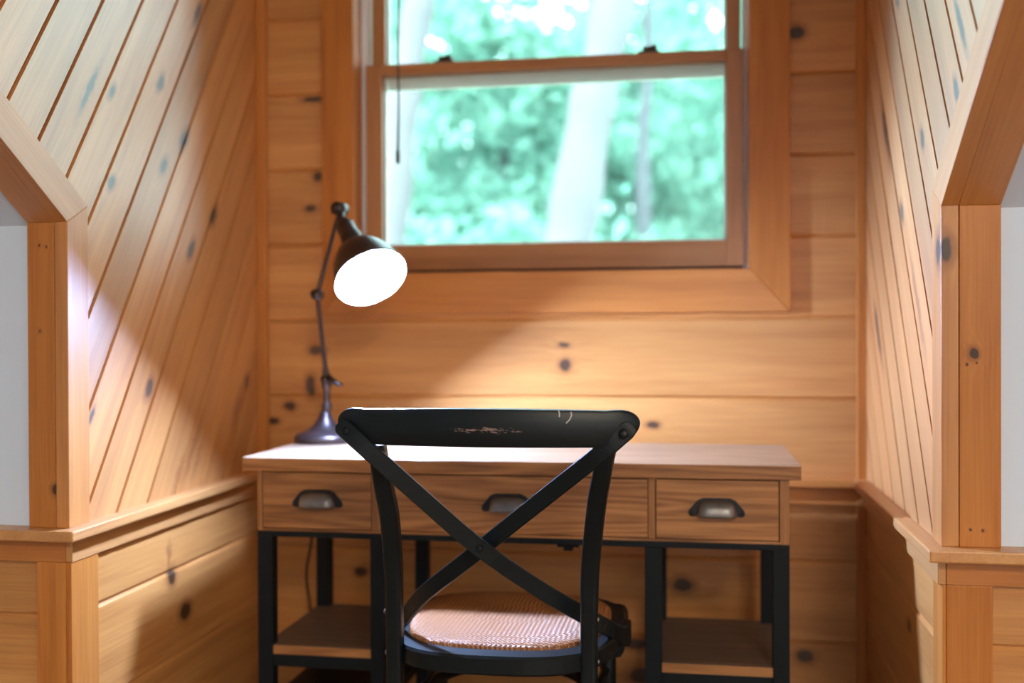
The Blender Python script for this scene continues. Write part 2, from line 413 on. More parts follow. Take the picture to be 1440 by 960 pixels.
M['scratch'] = plain('bare_scratch', (.75, .70, .64), .6)

def cane():
    m, nt, b = newmat('woven_cane'); L = nt.links.new
    tc = N(nt, 'ShaderNodeTexCoord')
    mp = N(nt, 'ShaderNodeMapping'); mp.inputs['Scale'].default_value = (1, 1, 1); mp.inputs['Rotation'].default_value = (0, 0, math.radians(45)); L(tc.outputs['Object'], mp.inputs[0])
    w1 = N(nt, 'ShaderNodeTexWave', bands_direction='X'); w1.inputs['Scale'].default_value = 48.; L(mp.outputs[0], w1.inputs['Vector'])
    w2 = N(nt, 'ShaderNodeTexWave', bands_direction='Y'); w2.inputs['Scale'].default_value = 48.; L(mp.outputs[0], w2.inputs['Vector'])
    ck = N(nt, 'ShaderNodeTexChecker'); ck.inputs['Scale'].default_value = 153.; L(mp.outputs[0], ck.inputs['Vector'])
    h = N(nt, 'ShaderNodeMix', data_type='FLOAT'); L(ck.outputs['Fac'], h.inputs[0]); L(w1.outputs['Fac'], h.inputs[2]); L(w2.outputs['Fac'], h.inputs[3])
    col = mixc(nt, h.outputs[0], (.20, .07, .018), (.48, .19, .06))
    L(col, b.inputs['Base Color']); b.inputs['Roughness'].default_value = .42
    bp = N(nt, 'ShaderNodeBump'); bp.inputs['Strength'].default_value = .7; bp.inputs['Distance'].default_value = .003
    L(h.outputs[0], bp.inputs['Height']); L(bp.outputs[0], b.inputs['Normal'])
    return m
M['cane'] = cane()

def glass():
    m = bpy.data.materials.new('window_glass'); m.use_nodes = True; nt = m.node_tree; nt.nodes.clear()
    out = N(nt, 'ShaderNodeOutputMaterial'); t = N(nt, 'ShaderNodeBsdfTransparent'); g = N(nt, 'ShaderNodeBsdfGlossy'); g.inputs['Roughness'].default_value = .02
    fr = N(nt, 'ShaderNodeFresnel'); fr.inputs['IOR'].default_value = 1.45; t.inputs[0].default_value = (.97, .99, .98, 1)
    mx = N(nt, 'ShaderNodeMixShader'); nt.links.new(fr.outputs[0], mx.inputs[0]); nt.links.new(t.outputs[0], mx.inputs[1]); nt.links.new(g.outputs[0], mx.inputs[2]); nt.links.new(mx.outputs[0], out.inputs[0])
    return m
M['glass'] = glass()

def leaf(name, c1, c2, trans=.5):
    m, nt, b = newmat(name); L = nt.links.new
    at = N(nt, 'ShaderNodeAttribute', attribute_name='rnd')
    col = mixc(nt, at.outputs['Fac'], c1, c2)
    L(col, b.inputs['Base Color']); b.inputs['Roughness'].default_value = .55
    out = [n for n in nt.nodes if n.type == 'OUTPUT_MATERIAL'][0]
    tr = N(nt, 'ShaderNodeBsdfTranslucent'); L(col, tr.inputs[0])
    mx = N(nt, 'ShaderNodeMixShader'); mx.inputs[0].default_value = trans; L(b.outputs[0], mx.inputs[1]); L(tr.outputs[0], mx.inputs[2]); L(mx.outputs[0], out.inputs[0])
    return m
M['leaf'] = leaf('leaves_mid', (.13, .28, .215), (.23, .42, .32))
M['leaf_far'] = leaf('leaves_far', (.15, .31, .245), (.24, .43, .34))
M['leaf_light'] = leaf('leaves_light', (.12, .29, .225), (.22, .39, .305))
M['bark_white'] = plain('pale_bark', (.078, .073, .076), .8, noise=.2, nscale=4)
M['bark_grey'] = plain('grey_bark', (.045, .05, .055), .85, noise=.25, nscale=8)
M['ground'] = plain('forest_floor', (.10, .20, .12), .9, noise=.4, nscale=2)

# ------------------------------------------------------------------ setting
def struct(o): o['kind'] = 'structure'; return o

def side_wall(name, X, sgn, yf, ang, o0, w, mat):
    """sgn=+1: room side is +X (left wall)"""
    mb = MB(); t = math.radians(ang); n = (math.sin(t), -math.cos(t))
    zt = ZC + .02; ytop = yf - (zt - ZK) * SL
    regs = [[(yf, CAP - .05), (YB, CAP - .05), (YB, ZK), (yf, ZK)], [(yf, ZK), (YB, ZK), (YB, zt), (ytop, zt)]]
    planks(mb, regs, n, o0, w, .0048, .010, lambda y, z, h: (X + sgn * h, y, z), rseed=3 if sgn > 0 else 5, square=True)
    # board core behind the face
    poly = [(yf + .02, 0), (YB + .12, 0), (YB + .12, zt), (ytop + .03, zt), (yf + .02, ZK)]
    a, b = X - sgn * .0115, X - sgn * .11
    mb.prism(poly, 0, a, b)
    # wainscot boards under the rail
    ml = MB()
    planks(ml, [[(yf, 0), (YB, 0), (YB, CAP - .05), (yf, CAP - .05)]], (0, 1), .0945, .2008, .007, .006, lambda y, z, h: (X + sgn * (h + .001), y, z), rseed=9)
    n0 = len(mb.v)
    mb.v += ml.v; mb.f += [[i + n0 for i in f] for f in ml.f]; mb.r += ml.r; mb.m += [1] * len(ml.f); mb.sm += ml.sm
    return struct(mb.build(name, [mat, M['pine_low']], recalc=False))
side_wall('wall_left', XL, 1, YFL, 55.3, .597, .1055, M['pine_left'])
side_wall('wall_right', XR, -1, YFR, 53.5, .512, .1063, M['pine_right'])

# back wall boards round the window hole
HX0, HX1, HZ0, HZ1 = -.925, .150, 1.19, 2.36
mb = MB()
regs = [[(XL, 0), (XR, 0), (XR, HZ0), (XL, HZ0)], [(XL, HZ0), (HX0, HZ0), (HX0, HZ1), (XL, HZ1)], [(HX1, HZ0), (XR, HZ0), (XR, HZ1), (HX1, HZ1)], [(XL, HZ1), (XR, HZ1), (XR, ZC), (XL, ZC)]]
planks(mb, regs, (0, 1), .0405, .2078, .006, .006, lambda x, z, h: (x, YB - h, z), rseed=21)
for (x0, x1, z0, z1) in ((XL - .1, XR + .1, -.1, HZ0), (XL - .1, HX0, HZ0, HZ1), (HX1, XR + .1, HZ0, HZ1), (XL - .1, XR + .1, HZ1, ZC + .1)):
    mb.box(x0, x1, YB + .0075, YB + .15, z0, z1)
struct(mb.build('wall_back', M['pine_back'], recalc=False))

# corner strips and rails
def trim(i, mb, mat, bevel=.002): return struct(mb.build('trim_%d' % i, mat, bevel=bevel))
mb = MB(); mb.box(XL, -1.165, YB - .02, YB, 0, ZC); trim(1, mb, M['casing_z'])
mb = MB(); mb.box(.404, XR, YB - .02, YB, 0, ZC); trim(2, mb, M['casing_z'])
PJ = .034; TH = .021
YCL, YCR = YFL - .052, YFR - .058         # front edges of the rail caps
mb = MB()                                  # cap, left: along the side wall, round the corner, along the knee wall
mb.prism([(XL - 2.4, YCL), (XL + PJ, YCL), (XL + PJ, YB - .001), (XL - .004, YB - .001), (XL - .004, YFL + .004), (XL - 2.4, YFL + .004)], 2, CAP - TH, CAP)
trim(3, mb, M['casing_y'], .003)
mb = MB()
mb.prism([(XR + 2.4, YCR), (XR - PJ, YCR), (XR - PJ, YB - .001), (XR + .004, YB - .001), (XR + .004, YFR + .004), (XR + 2.4, YFR + .004)], 2, CAP - TH, CAP)
trim(4, mb, M['casing_y'], .003)
mb = MB(); mb.box(XL + PJ, XR - PJ, YB - .04, YB, CAP - TH, CAP); trim(5, mb, M['casing_x'], .003)
# aprons under the caps
AP = .012; AZ = .604
mb = MB(); mb.box(XL - .002, XL + AP, YFL - .018, YB, AZ, CAP - TH); trim(6, mb, M['casing_y'], .0015)
mb = MB(); mb.box(XR - AP, XR + .002, YFR - .018, YB, AZ, CAP - TH); trim(7, mb, M['casing_y'], .0015)
mb = MB(); mb.box(XL + AP, XR - AP, YB - .016, YB, AZ, CAP - TH); trim(8, mb, M['casing_x'], .0015)
mb = MB(); mb.box(XL - 2.4, XL - .002, YFL - .020, YFL, AZ, CAP - TH); trim(9, mb, M['casing_x'], .0015)
mb = MB(); mb.box(XR + .002, XR + 2.4, YFR - .020, YFR, AZ, CAP - TH); trim(10, mb, M['casing_x'], .0015)
# stiles under the aprons: side faces and front faces at both corners
mb = MB(); mb.box(XL - .002, XL + .010, YFL - .018, YFL + .078, 0, AZ); trim(11, mb, M['casing_z'], .0015)
mb = MB(); mb.box(XL - .062, XL - .002, YFL - .020, YFL, 0, AZ); trim(12, mb, M['casing_z'], .0015)
mb = MB(); mb.box(XR - .004, XR + .002, YFR - .018, YFR + .058, 0, AZ); trim(13, mb, M['casing_z'], .001)
mb = MB(); mb.box(XR + .002, XR + .078, YFR - .020, YFR, 0, AZ); trim(14, mb, M['casing_z'], .0015)

# casings round the mouth of the alcove: inner (side) boards and front boards, upright then up the roof slope
def mouth(i, X, sgn, yf, edge, face, iw):
    """sgn=+1 left side. edge: thickness of the inner board seen from the front; face: width of the front board; iw: width of the inner board"""
    yo = yf - .018
    k = math.atan2(1, SL); nx, nz = -math.cos(k), math.sin(k)      # direction up the slope in (y,z)
    # across the slope, towards the inside of the alcove wall
    px, pz = math.sin(k), math.cos(k)
    L_ = 1.7
    zj = ZK + .004                        # mitre height on the front arris
    A = (yo, zj); B = (yo + iw, zj + iw * math.tan((PI / 2 - k) / 2 + 0) * 0 + iw * .53)
    up = [A, (A[0] + nx * L_, A[1] + nz * L_), (A[0] + nx * L_ + px * iw, A[1] + nz * L_ + pz * iw), B]
    lo = [(yo, CAP), (yo + iw, CAP), B, A]
    x0, x1 = X + sgn * .006, X - sgn * edge
    mb = MB(); mb.prism(lo, 0, x0, x1); trim(i, mb, M['mouth_z'], .0015)
    mb = MB(); mb.prism(up, 0, x0, x1, .4); trim(i + 1, mb, M['mouth_slope'], .001)
    # front boards
    x0, x1 = X - sgn * (edge + .001), X - sgn * (edge + face)
    mb = MB(); mb.box(min(x0, x1), max(x0, x1), yo, yf + .002, CAP, zj); trim(i + 2, mb, M['casing_z'], .0015)
    t = .02
    poly = [A, (A[0] + nx * L_, A[1] + nz * L_), (A[0] + nx * L_ + px * t, A[1] + nz * L_ + pz * t), (A[0] + t, A[1] + .002)]
    mb = MB(); mb.prism(poly, 0, X - sgn * (edge + .0002), x1, .4); trim(i + 3, mb, M['mouth_slope'], .0006)
mouth(15, XL, 1, YFL, .021, .058, .073)
mouth(19, XR, -1, YFR, .023, .069, .072)

# knee walls (white above the rail, boards below), roof slopes, ceilings, the rest of the room
def front_wall(name, X, xo, yf):
    mb = MB(); a, b = min(X, xo), max(X, xo)
    mb.box(a, b, yf, yf + .1, CAP - .03, ZK, mi=0)
    planks_mb = MB(); planks(planks_mb, [[(a, 0), (b, 0), (b, CAP - .03), (a, CAP - .03)]], (0, 1), .0945, .2008, .006, .006, lambda x, z, h: (x, yf - .004 - h, z), rseed=31)
    n0 = len(mb.v); mb.v += planks_mb.v; mb.f += [[i + n0 for i in f] for f in planks_mb.f]; mb.r += planks_mb.r; mb.m += [1] * len(planks_mb.f); mb.sm += planks_mb.sm
    mb.box(a, b, yf + .006, yf + .1, 0, CAP - .03, mi=1)
    return struct(mb.build(name, [M['plaster'], M['pine_back']], recalc=False))
XO0, XO1, YR0, ZM = -3.6, 2.8, -3.4, 2.75
front_wall('wall_knee_left', XL - .02, XO0, YFL)
front_wall('wall_knee_right', XR + .02, XO1, YFR)
def slope(name, x0, x1, yf):
    zt = ZM; yt = yf - (zt - ZK) * SL
    mb = MB(); mb.prism([(yf, ZK), (yt, zt), (yt + .1, zt + .12), (yf + .1, ZK + .08)], 0, x0, x1)
    return struct(mb.build(name, M['plaster']))
slope('ceiling_slope_left', XO0, XL - .02, YFL)
slope('ceiling_slope_right', XR + .02, XO1, YFR)
mb = MB(); mb.box(XO0, XO1, YR0, YFR - (ZM - ZK) * SL + .12, ZM, ZM + .12); struct(mb.build('ceiling', M['plaster']))
mb = MB(); mb.box(XL - .1, XR + .1, -.55, YB + .15, ZC, ZC + .12)
mb.box(XL - .1, XR + .1, -.6, -.5, ZC, ZM + .1); struct(mb.build('ceiling_alcove', M['plaster']))
mb = MB(); mb.box(XO0, XO1, YR0, YB + .15, -.12, 0); struct(mb.build('floor', M['floor']))
mb = MB(); mb.box(XO0, XO1, YR0 - .1, YR0, -.1, ZM + .1); struct(mb.build('wall_rear', M['plaster']))
mb = MB(); mb.box(XO0 - .1, XO0, YR0, YB, -.1, ZM + .1); struct(mb.build('wall_far_left', M['plaster']))
mb = MB(); mb.box(XO1, XO1 + .1, YR0, YB, -.1, ZM + .1); struct(mb.build('wall_far_right', M['plaster']))

# ------------------------------------------------------------------ window
win = struct(empty('window_1', (-.385, YB, 1.20)))
CX0, CX1, CZ0, CZ1 = -.912, .139, 1.206, 2.33
def cas(poly, mat):
    mb = MB(); mb.prism(poly, 1, YB - .021, YB + .004); return struct(mb.build('casing', mat, win, bevel=.002))
OX0, OX1, OZ0, OZ1 = -1.003, .241, 1.094, 2.44
cas([(OX0, OZ0), (OX1, OZ0), (CX1, CZ0), (CX0, CZ0)], M['casing_x'])
cas([(OX1, OZ0), (OX1, OZ1), (CX1, CZ1), (CX1, CZ0)], M['casing_z'])
cas([(OX0, OZ1), (OX0, OZ0), (CX0, CZ0), (CX0, CZ1)], M['casing_z'])
cas([(OX1, OZ1), (OX0, OZ1), (CX0, CZ1), (CX1, CZ1)], M['casing_x'])
def wpart(name, boxes, mat, parent=win, bevel=.002):
    mb = MB()
    for b in boxes: mb.box(*b)
    return struct(mb.build(name, mat, parent, bevel=bevel))
wpart('jamb', [(HX0, CX0 + .002, YB - .01, YB + .05, CZ0 - .01, CZ1 + .02), (CX1 - .002, HX1, YB - .01, YB + .05, CZ0 - .01, CZ1 + .02), (HX0, HX1, YB - .01, YB + .15, CZ1, HZ1)], M['casing_z'])
wpart('sill', [(HX0, HX1, YB - .01, YB + .18, HZ0, CZ0 - .002)], M['casing_x'])
wpart('jamb_liner', [(HX0, CX0 + .001, YB + .05, YB + .15, CZ0, CZ1), (CX0, -.8985, 2.915, 2.975, CZ0, CZ1)], M['vinyl'])
wpart('jamb_liner', [(CX1 - .001, HX1, YB + .05, YB + .15, CZ0, CZ1), (.1265, CX1, 2.915, 2.975, CZ0, CZ1)], M['vinyl'])
def sash(name, x0, x1, gx0, gx1, z0, gz0, gz1, z1, y0, y1):
    e = struct(empty(name, (0, 0, 0), win)); e.location = (0, y0 - YB, 0)
    wpart('stile', [(x0, gx0, y0, y1, z0, z1)], M['sash_z'], e)
    wpart('stile', [(gx1, x1, y0, y1, z0, z1)], M['sash_z'], e)
    wpart('rail', [(gx0, gx1, y0 + .001, y1, z0, gz0)], M['sash'], e)
    wpart('rail', [(gx0, gx1, y0 + .001, y1, gz1, z1)], M['sash'], e)
    ym = (y0 + y1) / 2 + .008
    wpart('pane', [(gx0 - .004, gx1 + .004, ym, ym + .004, gz0 - .004, gz1 + .004)], M['glass'], e, 0)
    q = .006                                   # pale glazing bead just outside the pane
    wpart('glazing_bead', [(gx0, gx0 + q, ym + .004, y1, gz0, gz1), (gx1 - q, gx1, ym + .004, y1, gz0, gz1), (gx0, gx1, ym + .004, y1, gz0, gz0 + q)], M['vinyl'], e, 0)
    return e
low = sash('lower_sash', -.900, .128, -.853, .0835, 1.2165, 1.286, 1.757, 1.787, 2.90, 2.935)
upp = sash('upper_sash', -.893, .123, -.8555, .0855, 1.742, 1.776, 2.28, CZ1 - .002, 2.945, 2.98)
wpart('rail', [(-.8555, .0855, 2.940, 2.95, 1.722, 1.776)], M['vinyl'], upp)
wpart('gap_shade_strip', [(-.899, .127, 2.912, 2.93, 1.203, 1.217)], M['cordblack'], low, 0)  # black strip standing in for the shade in the gap under the sash
for lx in (-.679, -.119):
    mb = MB(); mb.box(lx - .028, lx + .028, 2.905, 2.94, 1.787, 1.793); mb.box(lx - .016, lx + .022, 2.912, 2.932, 1.793, 1.806); mb.tube([(lx, 2.905, 1.80), (lx + .02, 2.893, 1.802)], .004, 8)
    struct(mb.build('sash_lock', M['lockmetal'], win, bevel=.001))

# blind cord hanging from the window head
mb = MB()
pts = catmull([(-.777, 2.818, 2.345), (-.778, 2.815, 2.15), (-.7785, 2.815, 1.95), (-.7825, 2.815, 1.80), (-.781, 2.815, 1.68), (-.784, 2.815, 1.53)], 5)
mb.tube(pts, [.0028] * (len(pts) - 4) + [.003, .0034, .0036, .0036], 8)
bc = mb.build('blind_cord', M['wand'], origin=(-.783, 2.815, 1.50))
tag(bc, 'thin dark blind cord hanging down in front of the left side of the window', 'blind cord')
mb = MB(); mb.lathe([(.0035, 0), (.0058, .006), (.0058, .03), (.003, .042)], (-.784, 2.815, 1.498), (0, 0, 1), 10)
mb.build('tassel', M['wand'], bc)
mb = MB(); mb.box(-.79, -.764, 2.806, 2.83, 2.338, 2.362); mb.build('bracket', M['wand'], bc, bevel=.002)

# ------------------------------------------------------------------ desk
DX0, DX1, DY0, DY1 = -1.006, .217, 2.300, 2.735
BX0, BX1, BY0 = -.976, .194, 2.312
desk = empty('writing_desk', (-.39, 2.51, 0))
tag(desk, 'oak desk with three drawers on a black metal frame, standing under the window', 'desk')
mb = MB(); mb.box(DX0, DX1, DY0, DY1, .735, .765, .3)
mb.m = [0, 0, 0, 0, 0, 1]  # only the upper face takes the lit oak copy
mb.build('desk_top', [M['oak'], M['oak_top_lit']], desk, bevel=.0015)
# case: ends, dividers, bottom, back
ZB0, ZB1 = .5985, .735
for nm_, a_, b_, y_ in (('case_side', BX0, BX0 + .012, 0), ('case_side', BX1 - .020, BX1, 0), ('divider', -.7085, -.6945, .004), ('divider', -.0985, -.0835, .004)):
    mb = MB(); mb.box(a_, b_, BY0 + y_, 2.70 - y_, ZB0, ZB1); mb.build(nm_, M['oak_z'], desk, bevel=.001)
mb = MB(); mb.box(BX0 + .012, BX1 - .020, BY0 + .001, 2.69, ZB0, ZB0 + .006); mb.box(BX0 + .012, BX1 - .02, 2.69, 2.70, ZB0, ZB1)
mb.box(BX0 + .012, BX1 - .020, BY0 + .012, BY0 + .03, ZB1 - .006, ZB1)
mb.build('case_bottom', M['oak'], desk, bevel=.001)
def cup_pull(cx, parent):
    yf = BY0 + .001; zc = .674
    mb = MB()
    # back plate with two ears
    out = []
    hw, hh = .046, .020
    pl = [(cx - hw - .013, zc - .014), (cx - hw - .008, zc - .020), (cx - hw + .004, zc - .019), (cx + hw - .004, zc - .019), (cx + hw + .008, zc - .020), (cx + hw + .013, zc - .014), (cx + hw + .011, zc - .006), (cx + hw + .002, zc + .004),
          (cx + hw - .006, zc + .014), (cx + hw - .018, zc + .0195), (cx - hw + .018, zc + .0195), (cx - hw + .006, zc + .014), (cx - hw - .002, zc + .004), (cx - hw - .011, zc - .006)]
    mb.prism(pl, 1, yf - .003, yf)
    for sx in (-1, 1): mb.sphere((cx + sx * (hw + .006), yf - .003, zc - .012), .004, 10, sq=(1, .6, 1))
    h = mb.build('handle', M['pewter_dark'], parent, bevel=.0008)
    # cup: quarter-round hood open below, rounded at the ends
    mb = MB(); vs = []; fs = []; nu, nv = 20, 10
    for i in range(nu + 1):
        u = -1 + 2 * i / nu
        k = (1 - abs(u) ** 5) ** (1 / 2.2)
        for j in range(nv + 1):
            a = (PI / 2 * 1.12) * j / nv - .19
            vs.append((cx + u * (hw - .004), yf - .002 - (.023 * math.cos(a) * k), zc - .016 + .031 * max(math.sin(a), -.1) * (k if a > 0 else 1)))
    for i in range(nu):
        for j in range(nv):
            q = i * (nv + 1) + j; fs.append((q, q + nv + 1, q + nv + 2, q + 1))
    mb.add(vs, fs, None, 0, True)
    c = mb.build('cup', M['pewter'], h, recalc=False)
    sm = c.modifiers.new('thick', 'SOLIDIFY'); sm.thickness = .0018
    return h
for nm, x0, x1, hx, r in (('left', BX0 + .0125, -.7095, -.834, .21), ('mid', -.6935, -.0995, -.4005, .62), ('right', -.0815, BX1 - .0215, .0445, .87)):
    mb = MB(); mb.box(x0, x1, BY0 + .002, BY0 + .02, ZB0 + .0075, ZB1 - .0035, r)
    d = mb.build('drawer', M['oak'], desk, bevel=.0012)
    mb = MB(); mb.box(x0 + .008, x1 - .008, BY0 + .02, 2.66, ZB0 + .009, ZB1 - .02, r); mb.build('drawer_box', M['oak'], d)
    cup_pull(hx, d)
# black frame: rails under the case
FZ0, FZ1 = .586, .5985
mb = MB(); t = .018
mb.box(BX0, BX1, BY0, BY0 + .030, FZ0, FZ1); mb.box(BX0, BX1, 2.67, 2.70, FZ0, FZ1)
mb.box(BX0, BX0 + .03, BY0 + .03, 2.67, FZ0, FZ1); mb.box(BX1 - .03, BX1, BY0 + .03, 2.67, FZ0, FZ1)
mb.build('frame', M['iron'], desk, bevel=.001)
LEGX = ((BX0, BX0 + .035), (-.712, -.680), (-.106, -.070), (BX1 - .034, BX1))
for i, (a, b) in enumerate(LEGX):
    for (y0, y1) in ((BY0, BY0 + .032), (2.668, 2.70)):
        dx = (.010, .009, 0, -.004)[i] if y0 > 2.5 else 0
        mb = MB(); mb.box(a + dx, b + dx, y0, y1, 0, FZ0); mb.build('leg', M['iron'], desk, bevel=.001)
for (a, b) in ((LEGX[0], LEGX[1]), (LEGX[2], LEGX[3])):
    x0, x1 = a[1], b[0]
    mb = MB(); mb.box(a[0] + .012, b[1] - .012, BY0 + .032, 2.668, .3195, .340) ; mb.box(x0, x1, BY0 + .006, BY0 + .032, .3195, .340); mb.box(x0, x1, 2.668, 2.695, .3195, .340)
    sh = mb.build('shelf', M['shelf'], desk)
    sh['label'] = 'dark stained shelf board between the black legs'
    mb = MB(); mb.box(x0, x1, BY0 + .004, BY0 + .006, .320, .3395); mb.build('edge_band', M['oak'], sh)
    mb = MB(); mb.box(x0, x1, BY0 + .004, BY0 + .03, .292, .3195); mb.box(x0, x1, 2.67, 2.696, .292, .3195)
    mb.box(a[0] + .004, a[1] - .004, BY0 + .032, 2.668, .292, .3195); mb.box(b[0] + .004, b[1] - .004, BY0 + .032, 2.668, .292, .3195)
    mb.build('shelf_rail', M['iron'], desk, bevel=.001)
    mb = MB(); mb.box(x0 - .02, x1 + .02, BY0 + .034, 2.664, .19, .208); mb.box(x0, x1, BY0 + .008, BY0 + .034, .185, .208)
    lo = mb.build('lower_shelf', M['iron'], desk, bevel=.001)
mb = MB(); mb.box(-.298, -.250, 2.345, 2.39, .574, .586); mb.box(-.284, -.264, 2.345, 2.37, .566, .574); mb.build('drawer_stop', M['iron'], desk, bevel=.002)

# ------------------------------------------------------------------ desk lamp
ZT = .765
lx, ly = -.935, 2.655
lamp = empty('desk_lamp', (lx, ly, ZT))
tag(lamp, 'dark bronze adjustable desk lamp, switched on, standing at the left end of the desk', 'lamp')
mb = MB()
mb.lathe([(.066, 0), (.0765, .002), (.0785, .008), (.0775, .016), (.072, .022), (.058, .026), (.044, .032), (.032, .042), (.022, .056), (.0155, .070), (.0125, .080)], (lx, ly, ZT), (0, 0, 1), 48)
mb.build('base', M['bronze'], lamp)
sx = lx + .004
mb = MB(); mb.lathe([(.009, .078), (.0125, .082), (.0135, .090), (.0125, .097), (.0085, .101), (.0085, .135), (.011, .139), (.0125, .150), (.0115, .160), (.008, .165)], (sx, ly, ZT), (0, 0, 1), 24)
mb.build('post', M['bronze'], lamp)
J1 = Vector((sx, ly, .925)); J2 = Vector((-.942, 2.62, 1.142)); J3 = Vector((-.866, 2.575, 1.352))
mb = MB(); mb.sphere(J1, .016, 16, sq=(1, .9, 1.15)); mb.tube([J1 + Vector((0, -.02, 0)), J1 + Vector((0, .02, 0))], .010, 14)
k = mb.build('joint', M['bronze'], lamp)
mb = MB(); mb.tube([J1 + Vector((.006, -.012, .002)), J1 + Vector((.022, -.016, -.002)), J1 + Vector((.036, -.016, -.010)), J1 + Vector((.048, -.016, -.013))], [.009, .0085, .006, .004], 10); mb.build('wing_nut', M['bronze'], k)
mb = MB(); mb.tube([J1, J1 + (J2 - J1) * .08, J1 + (J2 - J1) * .16, J1 + (J2 - J1) * .9, J2], [.010, .0095, .0062, .0055, .006], 12); mb.build('lower_arm', M['bronze'], lamp)
mb = MB(); mb.tube([J2 + Vector((-.0, -.014, 0)), J2 + Vector((0, .014, 0))], .0135, 18); mb.tube([J2 + Vector((-.016, -.004, .003)), J2 + Vector((-.004, -.004, 0))], [.004, .006], 8)
mb.build('joint', M['bronze'], lamp)
mb = MB(); mb.tube([J2, J2 + (J3 - J2) * .1, J3 - (J3 - J2) * .12, J3], [.007, .0055, .0055, .008], 12); mb.build('upper_arm', M['bronze'], lamp)
C = Vector((-.749, 2.45, 1.173)); nrm = Vector((.496, -.505, -.704)).normalized()     # centre and outward normal of the shade's mouth
R = .0876
ap = C - nrm * .235
prof = [(R, 0), (R + .002, .002), (R + .0005, .006), (R - .004, .022), (R - .010, .045), (R - .020, .070), (R - .033, .092), (R - .048, .108), (R - .060, .117), (.0235, .122)]
mb = MB(); mb.lathe(prof, C, -nrm, 56, cap0=False, cap1=False)
inner = [(r - .0025, h) for r, h in prof]; inner[0] = (R - .0015, 0)
mb.lathe(inner, C, -nrm, 56, mi=1, cap0=False, cap1=False)
mb.build('lamp_shade', [M['bronze'], M['shade_in']], lamp, recalc=False)
mb = MB(); mb.lathe([(.0245, .118), (.026, .124), (.026, .150), (.0235, .154), (.0235, .186), (.0205, .192), (.016, .204), (.0105, .212)], C, -nrm, 32); mb.build('socket', M['bronze'], lamp)
yk = C - nrm * .205
mb = MB(); mb.tube([C - nrm * .208, C - nrm * .222, J3 + (C - nrm * .222 - J3) * .5, J3], [.0105, .011, .0105, .010], 12)
mb.tube([J3 + Vector((-.004, -.016, 0)), J3 + Vector((.004, .016, 0))], .0165, 20); mb.sphere(J3 + Vector((-.004, -.018, 0)), .0075, 12)
mb.build('shade_joint', M['bronze'], lamp)
bl = MB(); bl.lathe([(.008, .002), (.021, .0045), (.031, .012), (.035, .025), (.033, .040), (.024, .056)], C, -nrm, 28, cap0=True, cap1=False)
bb = bl.build('bulb', M['bulb'], lamp)
mb = MB(); mb.lathe([(.0235, .056), (.018, .072), (.015, .090), (.0145, .116)], C, -nrm, 24); mb.build('bulb_neck', M['shade_in'], bb)
mb = MB(); pts = catmull([(lx, ly + .074, ZT + .008), (lx - .005, 2.738, ZT + .008), (-.975, 2.752, .745), (-.998, 2.756, .62), (-1.012, 2.76, .49), (-1.030, 2.768, .40), (-1.022, 2.776, .30), (-1.008, 2.776, .12), (-1.0, 2.79, .008), (-.93, 2.80, .005)], 6)
mb.tube(pts, .0035, 8); mb.build('power_cord', M['cordblack'], lamp)

# ------------------------------------------------------------------ chair
CXc, CYc = -.375, 2.18
chair = empty('cross_back_chair', (CXc, CYc, 0))
tag(chair, 'black painted cross back chair with woven cane seat, pushed up to the desk', 'chair')
# seat outline
def outline(inset, n=72, zz=0, dy=0):
    o = []
    for i in range(n):
        a = 2 * PI * i / n; c, s_ = math.cos(a), math.sin(a)
        ex = 2 / 3.0
        y = (.249 - inset) * math.copysign(abs(s_) ** ex, s_)
        wid = .230 + .012 * (y / .249) - inset * .8
        x = wid * math.copysign(abs(c) ** ex, c)
        o.append((CXc + x, 2.184 + y + dy, zz))
    return o
ZS = .452
def ring_mesh(mb, rings):
    n = len(rings[0]); vs = [p for r in rings for p in r]; fs = []
    for i in range(len(rings) - 1):
        for k in range(n):
            k2 = (k + 1) % n; fs.append((i * n + k, i * n + k2, (i + 1) * n + k2, (i + 1) * n + k))
    mb.add(vs, fs, .5, 0, False)
mb = MB()
ring_mesh(mb, [outline(.036, zz=ZS - .034), outline(.004, zz=ZS - .036), outline(0, zz=ZS - .032), outline(0, zz=ZS - .005), outline(.004, zz=ZS), outline(.034, zz=ZS, dy=.010), outline(.037, zz=ZS - .004, dy=.010), outline(.040, zz=ZS - .034, dy=.005), outline(.036, zz=ZS - .034)])
o = mb.build('seat_frame', M['paint'], chair)
mb = MB(); n = 72
rg = [outline(.0365, zz=ZS - .006, dy=.01), outline(.0365, zz=ZS + .003, dy=.01), outline(.040, zz=ZS + .007, dy=.01), outline(.052, zz=ZS + .010, dy=.01), outline(.09, zz=ZS + .013, dy=.01), outline(.14, zz=ZS + .013, dy=.01), outline(.19, zz=ZS + .012, dy=.01)]
vs = [p for r in rg for p in r]; fs = []
for i in range(len(rg) - 1):
    for k2 in range(n):
        q = (k2 + 1) % n; fs.append((i * n + k2, i * n + q, (i + 1) * n + q, (i + 1) * n + k2))
fs.append(tuple(range((len(rg) - 1) * n, len(rg) * n)))
mb.add(vs, fs, .5, 0, True)
mb.build('seat', M['cane'], chair)
